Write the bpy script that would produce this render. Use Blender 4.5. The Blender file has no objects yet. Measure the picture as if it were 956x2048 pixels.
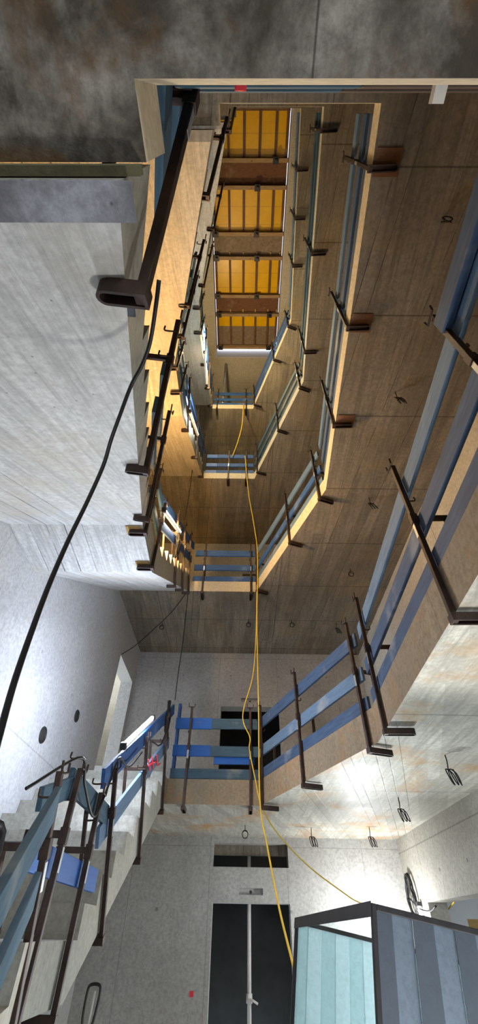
import bpy, bmesh, math, random
import numpy as np
from mathutils import Vector, Matrix
random.seed(7)
S = bpy.context.scene
COL = S.collection
V = Vector

# ------------------------------------------------------------------ camera
F_PX, PITCH, YAW, ROLL = 825.15, 0.800275, -0.015338, 0.021483
EYE = V((0, 0, 1.6))
fw = V((math.sin(YAW)*math.cos(PITCH), math.cos(YAW)*math.cos(PITCH), math.sin(PITCH)))
r0 = V((math.cos(YAW), -math.sin(YAW), 0)); u0 = r0.cross(fw)
rt = r0*math.cos(ROLL) + u0*math.sin(ROLL); up = u0*math.cos(ROLL) - r0*math.sin(ROLL)
cam = bpy.data.cameras.new('camera'); cam.sensor_fit = 'VERTICAL'; cam.sensor_height = 36
cam.lens = F_PX/2048*36; cam.clip_start = 0.02; cam.clip_end = 200
co = bpy.data.objects.new('camera', cam); COL.objects.link(co)
co.matrix_world = Matrix(((rt.x, up.x, -fw.x, EYE.x), (rt.y, up.y, -fw.y, EYE.y), (rt.z, up.z, -fw.z, EYE.z), (0, 0, 0, 1)))
S.camera = co

def ray(px): return fw + rt*((px[0]-478)/F_PX) + up*((1024-px[1])/F_PX)
def on(px, ax, v):                      # the point seen at px on the plane axis = v
    d = ray(px); return EYE + d*((v-EYE[ax])/d[ax])
def at(px, dist): return EYE + ray(px).normalized()*dist

# ------------------------------------------------------------------ materials
class NG:
    def __init__(s, name):
        s.m = bpy.data.materials.new(name); s.m.use_nodes = True
        s.t = s.m.node_tree; s.t.nodes.clear()
        s.out = s.t.nodes.new('ShaderNodeOutputMaterial')
    def n(s, typ, **kw):
        nd = s.t.nodes.new(typ)
        for k, v in kw.items(): setattr(nd, k, v)
        return nd
    def setin(s, nd, i, v):
        if v is None: return
        if isinstance(v, bpy.types.NodeSocket): s.t.links.new(v, nd.inputs[i])
        else: nd.inputs[i].default_value = v
    def math(s, op, a, b=None, c=None, clamp=False):
        nd = s.n('ShaderNodeMath', operation=op, use_clamp=clamp)
        s.setin(nd, 0, a); s.setin(nd, 1, b); s.setin(nd, 2, c); return nd.outputs[0]
    def pos(s):
        return s.n('ShaderNodeTexCoord').outputs['Object']
    def dot(s, v, d):
        nd = s.n('ShaderNodeVectorMath', operation='DOT_PRODUCT'); s.setin(nd, 0, v); nd.inputs[1].default_value = d
        return nd.outputs['Value']
    def noise(s, v, scale, detail=6, rough=.6, stretch=None, dist=0):
        if stretch:
            mp = s.n('ShaderNodeMapping'); s.setin(mp, 0, v); mp.inputs['Scale'].default_value = stretch; v = mp.outputs[0]
        nd = s.n('ShaderNodeTexNoise'); s.setin(nd, 'Vector', v); nd.inputs['Scale'].default_value = scale
        nd.inputs['Detail'].default_value = detail; nd.inputs['Roughness'].default_value = rough; nd.inputs['Distortion'].default_value = dist
        return nd.outputs['Fac']
    def rng(s, f, a, b, c=0., d=1.):
        nd = s.n('ShaderNodeMapRange'); s.setin(nd, 0, f)
        for i, x in enumerate((a, b, c, d)): nd.inputs[i+1].default_value = x
        return nd.outputs[0]
    def mix(s, f, a, b, mode='MIX'):
        nd = s.n('ShaderNodeMix', data_type='RGBA', blend_type=mode)
        s.setin(nd, 0, f)
        for i, x in ((6, a), (7, b)):
            if isinstance(x, bpy.types.NodeSocket): s.t.links.new(x, nd.inputs[i])
            else: nd.inputs[i].default_value = (*x[:3], 1)
        return nd.outputs[2]
    def white(s, v):
        nd = s.n('ShaderNodeTexWhiteNoise', noise_dimensions='1D'); s.setin(nd, 'W', v); return nd.outputs['Value']
    def bsdf(s, col, rough=.7, metal=0., spec=.5, bump=None, bstr=.2, bdist=.01, **kw):
        b = s.n('ShaderNodeBsdfPrincipled')
        if isinstance(col, bpy.types.NodeSocket): s.t.links.new(col, b.inputs['Base Color'])
        else: b.inputs['Base Color'].default_value = (*col[:3], 1)
        s.setin(b, 'Roughness', rough); b.inputs['Metallic'].default_value = metal
        b.inputs['Specular IOR Level'].default_value = spec
        for k, v in kw.items(): s.setin(b, k, v)
        if bump is not None:
            bn = s.n('ShaderNodeBump'); bn.inputs['Strength'].default_value = bstr; bn.inputs['Distance'].default_value = bdist
            s.setin(bn, 'Height', bump); s.t.links.new(bn.outputs[0], b.inputs['Normal'])
        s.t.links.new(b.outputs[0], s.out.inputs[0]); return b

def lin(r, g, b):
    f = lambda c: (c/255/12.92 if c/255 <= .04045 else ((c/255+.055)/1.055)**2.4)
    return (f(r), f(g), f(b))

def concrete(name, light, dark, board=None, board_w=.11, board_len=2.6, line=.5, tone=.18, joints=(), holes=None,
             stain=None, stain_amt=.5, stain_scale=.8, speck=.6, rough=.75, mott=(.35, .65), streak=None, mscale=.55):
    g = NG(name); p = g.pos()
    big = g.rng(g.noise(p, mscale, 7, .62, dist=.3), *mott)
    fine = g.noise(p, 26, 4, .7)
    c = g.mix(big, dark, light)
    if streak:                                     # long cloudy streaks along one direction
        st = g.rng(g.noise(p, 1.0, 6, .65, stretch=streak), .38, .68)
        c = g.mix(g.math('MULTIPLY', st, .5), c, dark)
    c = g.mix(g.rng(fine, .38, .66, .0, .5), c, tuple(x*.5 for x in dark))
    med = g.noise(p, 7, 6, .75)
    c = g.mix(g.rng(med, .5, .74, 0, .22), c, tuple(x*.55 for x in dark))
    lines = None; hb = fine
    if board:
        b = V(board).normalized()
        across = b.cross(V((0, 0, 1))) if abs(b.z) < .9 else None
        d = g.dot(p, tuple(across)) if across else g.math('ADD', g.dot(p, (1, 0, 0)), g.dot(p, (0, 1, 0)))
        al = g.dot(p, tuple(b))
        row = g.math('DIVIDE', d, board_w); rid = g.math('FLOOR', row)
        fr = g.math('FRACT', row)
        off = g.math('MULTIPLY', g.white(rid), board_len)
        col_ = g.math('DIVIDE', g.math('ADD', al, off), board_len)
        cid = g.math('ADD', g.math('MULTIPLY', g.math('FLOOR', col_), 7.31), rid)
        tn = g.white(cid)
        c = g.mix(g.math('MULTIPLY', tn, tone), c, tuple(x*.35 for x in dark))
        e = g.math('MINIMUM', fr, g.math('SUBTRACT', 1, fr))
        brk = g.rng(g.noise(p, 2.2, 3, .6), .34, .54)
        sel = g.math('GREATER_THAN', g.white(g.math('ADD', rid, 31.7)), .45)
        lm = g.math('MULTIPLY', g.math('MULTIPLY', g.rng(e, .008, .05, 1, 0), brk), sel)
        fr2 = g.math('FRACT', col_); e2 = g.math('MINIMUM', fr2, g.math('SUBTRACT', 1, fr2))
        lines = lm
        hb = g.math('SUBTRACT', fine, g.math('MULTIPLY', lm, 1.5))
        gr = g.noise(p, 11, 6, .72, stretch=(1.0 if abs(b.x) < .5 else .06, 1.0 if abs(b.y) < .5 else .06, .06))
        c = g.mix(g.rng(gr, .46, .64, 0, .5), c, tuple(x*.5 for x in dark))
        gr2 = g.noise(p, 34, 5, .7, stretch=(1.0 if abs(b.x) < .5 else .035, 1.0 if abs(b.y) < .5 else .035, .035))
        c = g.mix(g.rng(gr2, .48, .66, 0, .5), c, tuple(x*.45 for x in dark))
    if stain:
        sm = g.math('MULTIPLY', g.rng(g.noise(p, stain_scale, 5, .65, dist=.8), .5, .68), stain_amt)
        c = g.mix(sm, c, stain)
    for (dv, sp, of, wd) in joints:
        q = g.math('FRACT', g.math('DIVIDE', g.math('SUBTRACT', g.dot(p, dv), of), sp))
        q = g.math('MINIMUM', q, g.math('SUBTRACT', 1, q))
        jm = g.rng(q, 0, wd/sp, 1, 0)
        lines = jm if lines is None else g.math('MAXIMUM', lines, jm)
    if holes:                                      # tie holes on a grid: (dir a, spacing, offset, dir b, spacing, offset)
        da, sa, oa, db, sb, ob = holes
        qa = g.math('MULTIPLY', g.math('SUBTRACT', g.math('FRACT', g.math('DIVIDE', g.math('SUBTRACT', g.dot(p, da), oa), sa)), .5), sa)
        qb = g.math('MULTIPLY', g.math('SUBTRACT', g.math('FRACT', g.math('DIVIDE', g.math('SUBTRACT', g.dot(p, db), ob), sb)), .5), sb)
        rr = g.math('SQRT', g.math('ADD', g.math('MULTIPLY', qa, qa), g.math('MULTIPLY', qb, qb)))
        hm = g.rng(rr, .018, .026, 1, 0)
        lines = hm if lines is None else g.math('MAXIMUM', lines, hm)
    if lines is not None:
        c = g.mix(g.math('MULTIPLY', lines, line, clamp=True), c, tuple(x*.18 for x in dark))
    vor = g.n('ShaderNodeTexVoronoi'); vor.inputs['Scale'].default_value = 14; g.setin(vor, 'Vector', p)
    pit = g.math('MULTIPLY', g.rng(vor.outputs['Distance'], .03, .09, 1, 0), speck)
    c = g.mix(pit, c, tuple(x*.3 for x in dark))
    rg = g.rng(big, 0, 1, max(.1, rough-.12), min(1, rough+.1))
    g.bsdf(c, rg, spec=.35, bump=hb, bstr=.35, bdist=.008)
    return g.m

def wood(name, col, col2, axis_scale=(1, 9, 9), wear=(.55, .5, .42), wear_amt=.3, rough=.65):
    g = NG(name); p = g.pos()
    f = g.noise(p, 3.2, 6, .7, stretch=axis_scale); f2 = g.noise(p, 1.7, 5, .6)
    c = g.mix(g.rng(f, .3, .7), col, col2)
    c = g.mix(g.math('MULTIPLY', g.rng(f2, .58, .7), wear_amt), c, wear)
    vor = g.n('ShaderNodeTexVoronoi'); vor.inputs['Scale'].default_value = 3.5; g.setin(vor, 'Vector', p)
    c = g.mix(g.rng(vor.outputs['Distance'], .04, .1, .7, 0), c, tuple(x*.2 for x in col2))
    g.bsdf(c, rough, spec=.3, bump=f, bstr=.3, bdist=.004)
    return g.m

def plain(name, col, rough=.5, metal=0., var=.25, scale=12, spec=.4, **kw):
    g = NG(name); p = g.pos(); f = g.noise(p, scale, 4, .6)
    c = g.mix(g.rng(f, .3, .7), tuple(x*(1-var) for x in col), tuple(min(1, x*(1+var*.6)) for x in col))
    g.bsdf(c, rough, metal, spec, bump=f, bstr=.1, bdist=.002, **kw)
    return g.m

def glow(name, col, strength):
    g = NG(name); e = g.n('ShaderNodeEmission'); e.inputs[0].default_value = (*col, 1); e.inputs[1].default_value = strength
    g.t.links.new(e.outputs[0], g.out.inputs[0]); return g.m

DIAG = (-.04, 1, 0)
M = {}
M['soffit_white'] = concrete('pale_board_marked_soffit', (.84, .82, .72), (.62, .60, .53), board=(.32, 1, 0), board_w=.12, line=.9, tone=.42,
        joints=(((0, 1, 0), 2.45, 1.0, .012),), stain=lin(190, 140, 70), stain_amt=.8, stain_scale=.9, streak=(3.5, .35, 1), mscale=1.1, mott=(.3, .62), rough=.44)
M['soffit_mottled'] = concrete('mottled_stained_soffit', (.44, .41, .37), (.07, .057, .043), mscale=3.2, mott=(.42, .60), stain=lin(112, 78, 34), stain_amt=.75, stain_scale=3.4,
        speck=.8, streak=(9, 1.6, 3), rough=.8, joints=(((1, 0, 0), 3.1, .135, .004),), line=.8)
M['soffit_brown'] = concrete('brown_board_marked_soffit', (.36, .315, .25), (.215, .18, .135), board=(-.12, 1, 0), board_w=.15, line=.8, tone=.4,
        joints=(((0, 1, 0), 1.25, .35, .012), ((1, 0, 0), 2.4, .7, .01)), stain=lin(170, 140, 90), stain_amt=.25, rough=.8)
M['flight_pale'] = concrete('pale_stair_soffit', (.80, .80, .80), (.66, .655, .64), board=DIAG, board_w=.19, line=1.0, tone=.22, stain=(.5, .44, .33), stain_amt=.45, speck=.9, mscale=.9, rough=.7)
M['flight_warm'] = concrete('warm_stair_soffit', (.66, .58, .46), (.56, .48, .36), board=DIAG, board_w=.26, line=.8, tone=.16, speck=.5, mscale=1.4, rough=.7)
M['edge_tan'] = concrete('tan_slab_edge', (.36, .30, .22), (.24, .195, .135), line=.5, joints=(((0, 1, 0), 1.9, .3, .008),), stain=lin(170, 118, 50), stain_amt=.35, stain_scale=2.5, streak=(5, 5, .8), rough=.8)
M['edge_cream'] = concrete('cream_slab_edge', (.74, .66, .50), (.60, .52, .38), speck=.3, rough=.8)
M['steps'] = concrete('pale_stair_steps', (.43, .42, .37), (.29, .28, .24), speck=.7, stain=(.45, .38, .27), stain_amt=.25, mscale=1.8, streak=(4, 4, .7), rough=.75)
M['wall_front'] = concrete('grey_wall_concrete', (.52, .51, .49), (.40, .39, .37), line=.45, joints=(((1, 0, 0), 1.33, -.515, .008), ((0, 0, 1), 3.5, 2.72, .008)),
        holes=((1, 0, 0), 1.1, .3, (0, 0, 1), 1.3, -.05), speck=.35, streak=(3, 3, .35), mscale=.8, rough=.75)
M['wall_left'] = concrete('smooth_pale_wall_concrete', (.60, .60, .60), (.50, .50, .50), line=.4, joints=(((0, 1, 0), 2.3, .9, .007), ((0, 0, 1), 3.5, 3.1, .012)),
        holes=((0, 1, 0), 1.3, .2, (0, 0, 1), 1.4, .5), speck=.25, streak=(2, 2, .35), rough=.7, stain=(.55, .5, .4), stain_amt=.2)
M['wall_right'] = concrete('grey_tan_wall_concrete', (.50, .48, .43), (.38, .36, .31), line=.55, joints=(((0, 1, 0), 3.9, .55, .012), ((0, 0, 1), 3.5, 2.66, .012)),
        holes=((0, 1, 0), 1.0, .1, (0, 0, 1), 1.5, 1.55), speck=.4, streak=(3, 3, .35), rough=.8)
M['nib'] = concrete('rough_bluish_concrete', (.44, .45, .52), (.22, .22, .25), mscale=4.5, mott=(.4, .6), speck=.9, rough=.85)
M['khaki'] = concrete('khaki_joint_filler', (.20, .18, .10), (.12, .11, .06), rough=.9)
M['roof_soffit'] = concrete('warm_roof_soffit', (.58, .52, .43), (.46, .40, .31), joints=(((0, 1, 0), 1.25, .2, .01),), line=.3, rough=.8)
M['floor'] = concrete('dusty_screed_floor', (.46, .45, .43), (.33, .32, .30), rough=.75)
M['plaster'] = plain('white_plaster', (.78, .79, .80), .8, var=.05, scale=3)
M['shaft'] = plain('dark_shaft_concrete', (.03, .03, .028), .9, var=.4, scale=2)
M['rust'] = plain('rusty_brown_steel', (.055, .034, .028), .55, .35, var=.55, scale=9)
M['steel_dark'] = plain('dark_steel', (.035, .033, .035), .5, .3, var=.3)
M['steel_grey'] = plain('grey_galvanised_steel', (.42, .43, .44), .4, .7, var=.2)
M['blue'] = wood('faded_blue_painted_wood', (.045, .13, .36), (.022, .06, .19), wear=(.30, .36, .44), wear_amt=.35)
M['blue_worn'] = wood('worn_slate_blue_painted_wood', (.07, .125, .23), (.032, .06, .125), wear=(.34, .36, .38), wear_amt=.5)
M['blue_light'] = wood('pale_blue_weathered_wood', (.15, .24, .36), (.075, .135, .23), wear=(.42, .42, .40), wear_amt=.45)
M['blue_bright'] = wood('bright_blue_painted_wood', (.015, .115, .42), (.010, .075, .30), wear=(.35, .42, .5), wear_amt=.25, rough=.5)
M['blue_teal'] = wood('grey_teal_weathered_wood', (.05, .11, .16), (.025, .055, .085), wear=(.28, .28, .24), wear_amt=.45)
M['wood_brown'] = wood('brown_weathered_wood', (.10, .065, .045), (.05, .034, .026), wear=(.2, .15, .1))
M['wood_raw'] = wood('raw_yellow_wood_block', (.55, .36, .13), (.40, .24, .08))
M['ply_brown'] = wood('brown_formwork_plywood', (.20, .085, .035), (.12, .05, .022), axis_scale=(2, 5, 5), wear=(.4, .28, .22), wear_amt=.5)
M['ply_grey'] = wood('speckled_grey_brown_plywood', (.30, .22, .15), (.17, .11, .075), axis_scale=(3, 3, 3), wear=(.5, .42, .35), wear_amt=.6)
M['beam'] = wood('pale_timber_formwork_beam', (.44, .29, .15), (.26, .16, .08), axis_scale=(1, 8, 8))
M['rib'] = wood('brown_panel_rib', (.20, .10, .055), (.10, .05, .03), axis_scale=(8, 1, 8))
M['cable_black'] = plain('black_rubber_cable', (.006, .006, .007), .5, var=.1)
M['cable_yellow'] = plain('yellow_rubber_cable', (.72, .50, .05), .45, var=.1)
M['white_plastic'] = plain('white_plastic', (.75, .75, .73), .4, var=.06)
M['red_paint'] = plain('red_spray_paint', (.75, .04, .06), .6, var=.2)
M['label_white'] = plain('white_label_paper', (.78, .77, .74), .7, var=.05)
M['ink'] = plain('dark_ink', (.04, .035, .03), .7)
M['slate'] = plain('slate_grey_plate', (.085, .085, .11), .8, var=.3, scale=5)
M['orange'] = plain('orange_paint', (.7, .17, .03), .5)
g = NG('yellow_formwork_sheet'); p = g.pos()
f = g.noise(p, 3.0, 6, .7); f2 = g.noise(p, 30, 3, .7)
c = g.mix(g.rng(f, .3, .72), (.74, .39, .0), (.90, .51, .0))
c = g.mix(g.rng(f2, .62, .8, 0, .6), c, (.16, .08, .02))
q = g.math('FRACT', g.math('DIVIDE', g.dot(p, (0, 1, 0)), .46)); q = g.math('MINIMUM', q, g.math('SUBTRACT', 1, q))
c = g.mix(g.rng(q, 0, .02, .6, 0), c, (.25, .12, .02))
g.bsdf(c, .3, spec=.22, bump=f2, bstr=.08, bdist=.003); M['yellow_sheet'] = g.m
def striped(name, cols, seam, translucent=0.):
    g = NG(name); p = g.pos()
    x = g.math('DIVIDE', g.dot(p, (1, 0, 0)), seam); i = g.math('FLOOR', x)
    w = g.math('MODULO', g.math('ABSOLUTE', i), 2.0)
    c = g.mix(w, cols[0], cols[1])
    c = g.mix(g.rng(g.noise(p, 40, 3, .7), .4, .75, 0, .35), c, tuple(k*.6 for k in cols[0]))
    b = g.bsdf(c, .45, spec=.45)
    if translucent:
        tr = g.n('ShaderNodeBsdfTranslucent'); g.t.links.new(c, tr.inputs[0])
        mx = g.n('ShaderNodeMixShader'); mx.inputs[0].default_value = translucent
        g.t.links.new(b.outputs[0], mx.inputs[1]); g.t.links.new(tr.outputs[0], mx.inputs[2]); g.t.links.new(mx.outputs[0], g.out.inputs[0])
    return g.m
M['panel_dark'] = striped('striped_slate_panel', ((.075, .095, .125), (.155, .20, .26)), .10)
M['panel_pale'] = striped('striped_pale_blue_sheet', ((.72, .86, .88), (.82, .93, .95)), .10, .65)
g = NG('pale_cyan_glass')
tr = g.n('ShaderNodeBsdfTransparent'); tr.inputs[0].default_value = (.94, .985, .99, 1)
gl = g.n('ShaderNodeBsdfGlossy'); gl.inputs['Roughness'].default_value = .04
lw = g.n('ShaderNodeLayerWeight'); lw.inputs[0].default_value = .5
ff = g.math('ADD', g.math('MULTIPLY', g.math('POWER', lw.outputs['Facing'], 4.0), .45), .03)
mx = g.n('ShaderNodeMixShader'); g.t.links.new(ff, mx.inputs[0])
g.t.links.new(tr.outputs[0], mx.inputs[1]); g.t.links.new(gl.outputs[0], mx.inputs[2]); g.t.links.new(mx.outputs[0], g.out.inputs[0])
M['glass'] = g.m

# ------------------------------------------------------------------ mesh builder
class MB:
    def __init__(s): s.v = []; s.f = []; s.mi = []
    def add(s, vs, fs, mi=0):
        o = len(s.v); s.v += [tuple(x) for x in vs]; s.f += [tuple(i+o for i in f) for f in fs]; s.mi += [mi]*len(fs); return s
    def box(s, lo, hi, mat=None, mi=0):
        (a, b, c), (d, e, f) = lo, hi
        vs = [V(x) for x in ((a,b,c),(d,b,c),(d,e,c),(a,e,c),(a,b,f),(d,b,f),(d,e,f),(a,e,f))]
        if mat is not None: vs = [mat @ x for x in vs]
        return s.add(vs, [(0,3,2,1),(4,5,6,7),(0,1,5,4),(1,2,6,5),(2,3,7,6),(3,0,4,7)], mi)
    def prism(s, poly, d, mi=0, side_mi=None):     # poly: list of 3D points (CCW seen against d), extruded by vector d
        n = len(poly); d = V(d); a = [V(x) for x in poly]; b = [x+d for x in a]; o = len(s.v)
        s.v += [tuple(x) for x in a+b]
        s.f.append(tuple(o+i for i in reversed(range(n)))); s.mi.append(mi)
        s.f.append(tuple(o+n+i for i in range(n))); s.mi.append(mi)
        for i in range(n):
            j = (i+1) % n; s.f.append((o+i, o+j, o+n+j, o+n+i)); s.mi.append(mi if side_mi is None else side_mi)
        return s
    def tube(s, pts, r, n=8, closed=False):
        pts = [V(x) for x in pts]; L = len(pts); rings = []
        ref = V((0, 0, 1))
        t0 = (pts[1]-pts[0]).normalized()
        if abs(t0.dot(ref)) > .95: ref = V((1, 0, 0))
        side = t0.cross(ref).normalized()
        for i, q in enumerate(pts):
            t = (pts[min(i+1, L-1)]-pts[max(i-1, 0)])
            if closed: t = pts[(i+1) % L]-pts[(i-1) % L]
            t.normalize(); side = (side - t*side.dot(t)).normalized(); w = t.cross(side)
            rr = r[i] if isinstance(r, (list, tuple)) else r
            rings.append([q + side*(rr*math.cos(2*math.pi*k/n)) + w*(rr*math.sin(2*math.pi*k/n)) for k in range(n)])
        o = len(s.v); s.v += [tuple(x) for ring in rings for x in ring]
        m = L if closed else L-1
        for i in range(m):
            i2 = (i+1) % L
            for k in range(n):
                k2 = (k+1) % n; s.f.append((o+i*n+k, o+i*n+k2, o+i2*n+k2, o+i2*n+k)); s.mi.append(0)
        if not closed:
            s.f.append(tuple(o+k for k in reversed(range(n)))); s.mi.append(0)
            s.f.append(tuple(o+(L-1)*n+k for k in range(n))); s.mi.append(0)
        return s
    def build(s, name, mats, parent=None, bevel=0, smooth=False):
        me = bpy.data.meshes.new(name); me.from_pydata(s.v, [], s.f)
        mats = mats if isinstance(mats, (list, tuple)) else [mats]
        for m in mats: me.materials.append(m)
        for p_, i in zip(me.polygons, s.mi): p_.material_index = i; p_.use_smooth = smooth
        bm = bmesh.new(); bm.from_mesh(me); bmesh.ops.recalc_face_normals(bm, faces=bm.faces); bm.to_mesh(me); bm.free()
        ob = bpy.data.objects.new(name, me); COL.objects.link(ob)
        if parent is not None: ob.parent = parent
        if bevel:
            b = ob.modifiers.new('bevel', 'BEVEL'); b.width = bevel; b.segments = 2; b.limit_method = 'ANGLE'
        return ob

def tag(o, label, cat, group=None, kind=None):
    o['label'] = label; o['category'] = cat
    if group: o['group'] = group
    if kind: o['kind'] = kind
    return o
def struct(o, label=None):
    o['kind'] = 'structure'
    if label: o['label'] = label
    return o
def empty(name, mat=None):
    o = bpy.data.objects.new(name, None); COL.objects.link(o); o.empty_display_size = .1
    if mat is not None: o.matrix_world = mat
    return o
def copy_tree(o, parent=None):
    kids = [c for c in bpy.data.objects if c.parent == o]
    c = o.copy(); COL.objects.link(c)
    if parent is not None: c.parent = parent
    for k in kids: copy_tree(k, c)
    return c
def smooth_path(pts, n=8):
    pts = [V(p) for p in pts]; out = []
    P = [pts[0]*2-pts[1]] + pts + [pts[-1]*2-pts[-2]]
    for i in range(1, len(P)-2):
        a, b, c, d = P[i-1:i+3]
        for k in range(n):
            t = k/n
            out.append(.5*((2*b)+(c-a)*t+(2*a-5*b+4*c-d)*t*t+(3*b-a-3*c+d)*t**3))
    out.append(pts[-1]); return out
def frame(base, outward, upv):
    z = V(upv).normalized(); y = V(outward); y = (y - z*y.dot(z)).normalized(); x = y.cross(z)
    return Matrix(((x.x, y.x, z.x, base[0]), (x.y, y.y, z.y, base[1]), (x.z, y.z, z.z, base[2]), (0, 0, 0, 1)))

# ------------------------------------------------------------------ plan of the stairwell
XL, XR, YF, YB = -2.448, 2.795, 9.36, -4.0
Z1, H = 2.857, 3.5
ZS = {k: Z1+H*(k-1) for k in (1, 2, 3, 4)}           # soffits of the galleries
TH = {1: .30, 2: .24, 3: .22, 4: .24}
ZT = {0: .03, **{k: ZS[k]+TH[k] for k in ZS}}
ZR = ZS[4]+H                                          # roof soffit
NL, FL, FR, R1, NR = (-.24, -.05), (-1.046, 6.81), (.274, 6.81), (1.25, 4.12), (1.09, -.05)
ML = {1: ((-1.04, 3.07), (-1.06, 3.86)), 2: ((-1.04, 3.07), (-1.06, 3.86)), 3: ((-1.13, 2.90), (-1.10, 3.89)), 4: ((-1.05, 3.07), (-1.075, 3.86))}

# galleries: one C-shaped slab each, and the darker bay above the photographer
for k in (1, 2, 3, 4):
    z = ZS[k]
    poly = [(XL, 6.62), (-1.046, 6.62), FL, FR, R1, NR, (XR, -.05), (XR, YF), (XL, YF)]
    m = MB().prism([(x, y, z) for x, y in poly], (0, 0, TH[k]), 0, 1)
    struct(m.build('gallery_slab', [M['soffit_white'] if k == 1 else M['soffit_brown'], M['edge_tan'] if k == 1 else M['edge_cream']]), 'concrete gallery slab around the stairwell opening')
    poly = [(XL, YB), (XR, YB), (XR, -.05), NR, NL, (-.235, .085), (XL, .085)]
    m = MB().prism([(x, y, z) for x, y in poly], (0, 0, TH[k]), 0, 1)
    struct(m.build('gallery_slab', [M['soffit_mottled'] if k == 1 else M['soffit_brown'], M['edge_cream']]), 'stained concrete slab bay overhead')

# walls
def wall_x(name, x0, x1, y0, y1, z0, z1, holes, mat, lab):   # wall in a plane of constant X with rectangular holes (y0,y1,z0,z1)
    ys = sorted({y0, y1, *[h[0] for h in holes], *[h[1] for h in holes]}); zs = sorted({z0, z1, *[h[2] for h in holes], *[h[3] for h in holes]})
    m = MB(); grid(m, ys, zs, holes, lambda a, b, c, d: m.box((x0, a, c), (x1, b, d)))
    return struct(weld(m).build(name, mat), lab)
def wall_y(name, y0, y1, x0, x1, z0, z1, holes, mat, lab):
    xs = sorted({x0, x1, *[h[0] for h in holes], *[h[1] for h in holes]}); zs = sorted({z0, z1, *[h[2] for h in holes], *[h[3] for h in holes]})
    m = MB(); grid(m, xs, zs, holes, lambda a, b, c, d: m.box((a, y0, c), (b, y1, d)))
    return struct(weld(m).build(name, mat), lab)
def grid(m, us, vs, holes, f):
    for j in range(len(vs)-1):
        run = None
        for i in range(len(us)-1):
            cu, cv = (us[i]+us[i+1])/2, (vs[j]+vs[j+1])/2
            solid = not any(h[0] < cu < h[1] and h[2] < cv < h[3] for h in holes)
            if solid: run = (run[0], us[i+1]) if run else (us[i], us[i+1])
            if (not solid or i == len(us)-2) and run:
                f(run[0], run[1], vs[j], vs[j+1]); run = None
def weld(m): return m

LIFT = []
for k in range(0, 4):
    b = ZT[k]
    LIFT += [(-.445, .834, b, b+1.962), (-.005, .393, b+2.062, b+2.145)]
LIFT += [(-.465, .845, 2.443, 2.765)]
wall_y('wall_front', YF, YF+.28, XL-.2, XR+.2, 0, ZR+.6, LIFT, M['wall_front'], 'grey concrete wall with the lift openings')
wall_x('wall_left', XL-.26, XL, YB, YF, 0, ZR+.6, [(7.88, 9.17, ZT[1], 5.54)], M['wall_left'], 'smooth pale concrete wall beside the stairs')
wall_x('wall_right', XR, XR+.28, YB, YF, 0, ZR+.6, [(YB+.6, 8.42, 0.0, 2.0)], M['wall_right'], 'grey concrete wall on the right over a wide opening')
wall_y('wall_back', YB-.2, YB, XL-.2, XR+.2, Z1, ZR+.6, [], M['wall_front'], 'concrete wall behind the photographer')
struct(MB().box((-7, -12, -.1), (8, YF+.28, 0.0)).build('floor', M['floor']), 'dusty concrete ground floor')
# lift shaft behind the openings
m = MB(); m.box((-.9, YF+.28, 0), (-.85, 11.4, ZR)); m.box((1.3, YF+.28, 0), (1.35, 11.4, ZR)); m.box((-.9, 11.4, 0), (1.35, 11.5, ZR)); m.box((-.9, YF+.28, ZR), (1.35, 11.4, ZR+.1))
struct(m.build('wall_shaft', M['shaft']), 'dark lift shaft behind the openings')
# recessed back plates of the indicator slots
for k in range(0, 2):
    b = ZT[k]
    pl = MB().box((-.005, YF+.07, b+2.062), (.393, YF+.09, b+2.145)).build('trim_%d' % (k+1), M['wall_front'])
    struct(pl, 'recessed slot above the lift opening')
    pts = [V((.19+.022*math.cos(t*math.pi/6), YF+.069, b+2.1+.022*math.sin(t*math.pi/6))) for t in range(12)]
    MB().prism(pts, (0, -.004, 0)).build('conduit_hole', M['ink'], pl)
# ragged lintel strip inside the vent opening
m = MB(); m.box((-.465, YF+.2, 2.62), (.845, YF+.27, 2.765))
struct(m.build('trim_3', M['soffit_brown']), 'rough lintel strip inside the vent opening')

# side room seen through the doorway on the left of the first gallery
zb = ZT[1]
m = MB(); m.box((-7, 5.2, zb-.2), (XL-.26, 17.2, zb)); m.box((-7, 5.2, 5.9), (XL-.26, 17.2, 6.1))
struct(m.build('floor_side', M['roof_soffit']), 'floor and ceiling of the room beyond the left doorway')
m = MB(); m.box((-7, 17.2, zb-.2), (XL-.26, 17.4, 6.4)); m.box((XL-.26, YF+.28, zb-.2), (XL-.1, 17.4, 6.4)); m.box((-7, 5.0, zb-.2), (XL-.26, 5.2, 6.4))
m.box((-7.2, 5.0, zb-.2), (-7, 17.4, zb+.5)); m.box((-7.2, 5.0, 5.5), (-7, 17.4, 6.4))
m.box((-7.2, 5.0, zb), (-7, 6.2, 6)); m.box((-7.2, 16, zb), (-7, 17.4, 6))
struct(m.build('wall_side', M['plaster']), 'white walls of the room beyond the left doorway')
# room beyond the wide opening on the right
m = MB(); m.box((XR+.28, YB, 2.6), (6.6, YF+.28, 2.8))
struct(m.build('ceiling_side', M['wall_right']), 'ceiling of the room beyond the right opening')
m = MB()
wall_y('wall_far', YF, YF+.2, XR+.28, 6.8, 0, 2.8, [(3.68, 4.28, 1.45, 1.86)], M['plaster'], 'white wall of the room on the right')
wall_x('wall_far_side', 6.6, 6.8, YB, YF, 0, 2.8, [(-1.0, 6.6, .6, 2.2)], M['plaster'], 'white outer wall with a long opening')
wn = struct(MB().box((3.68, YF+.05, 1.45), (3.95, YF+.08, 1.86)).build('window_1', M['wood_raw']), 'pale shutter in a small window')
MB().box((3.95, YF+.10, 1.45), (4.28, YF+.12, 1.86)).build('pane', M['ink'], wn)

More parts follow.
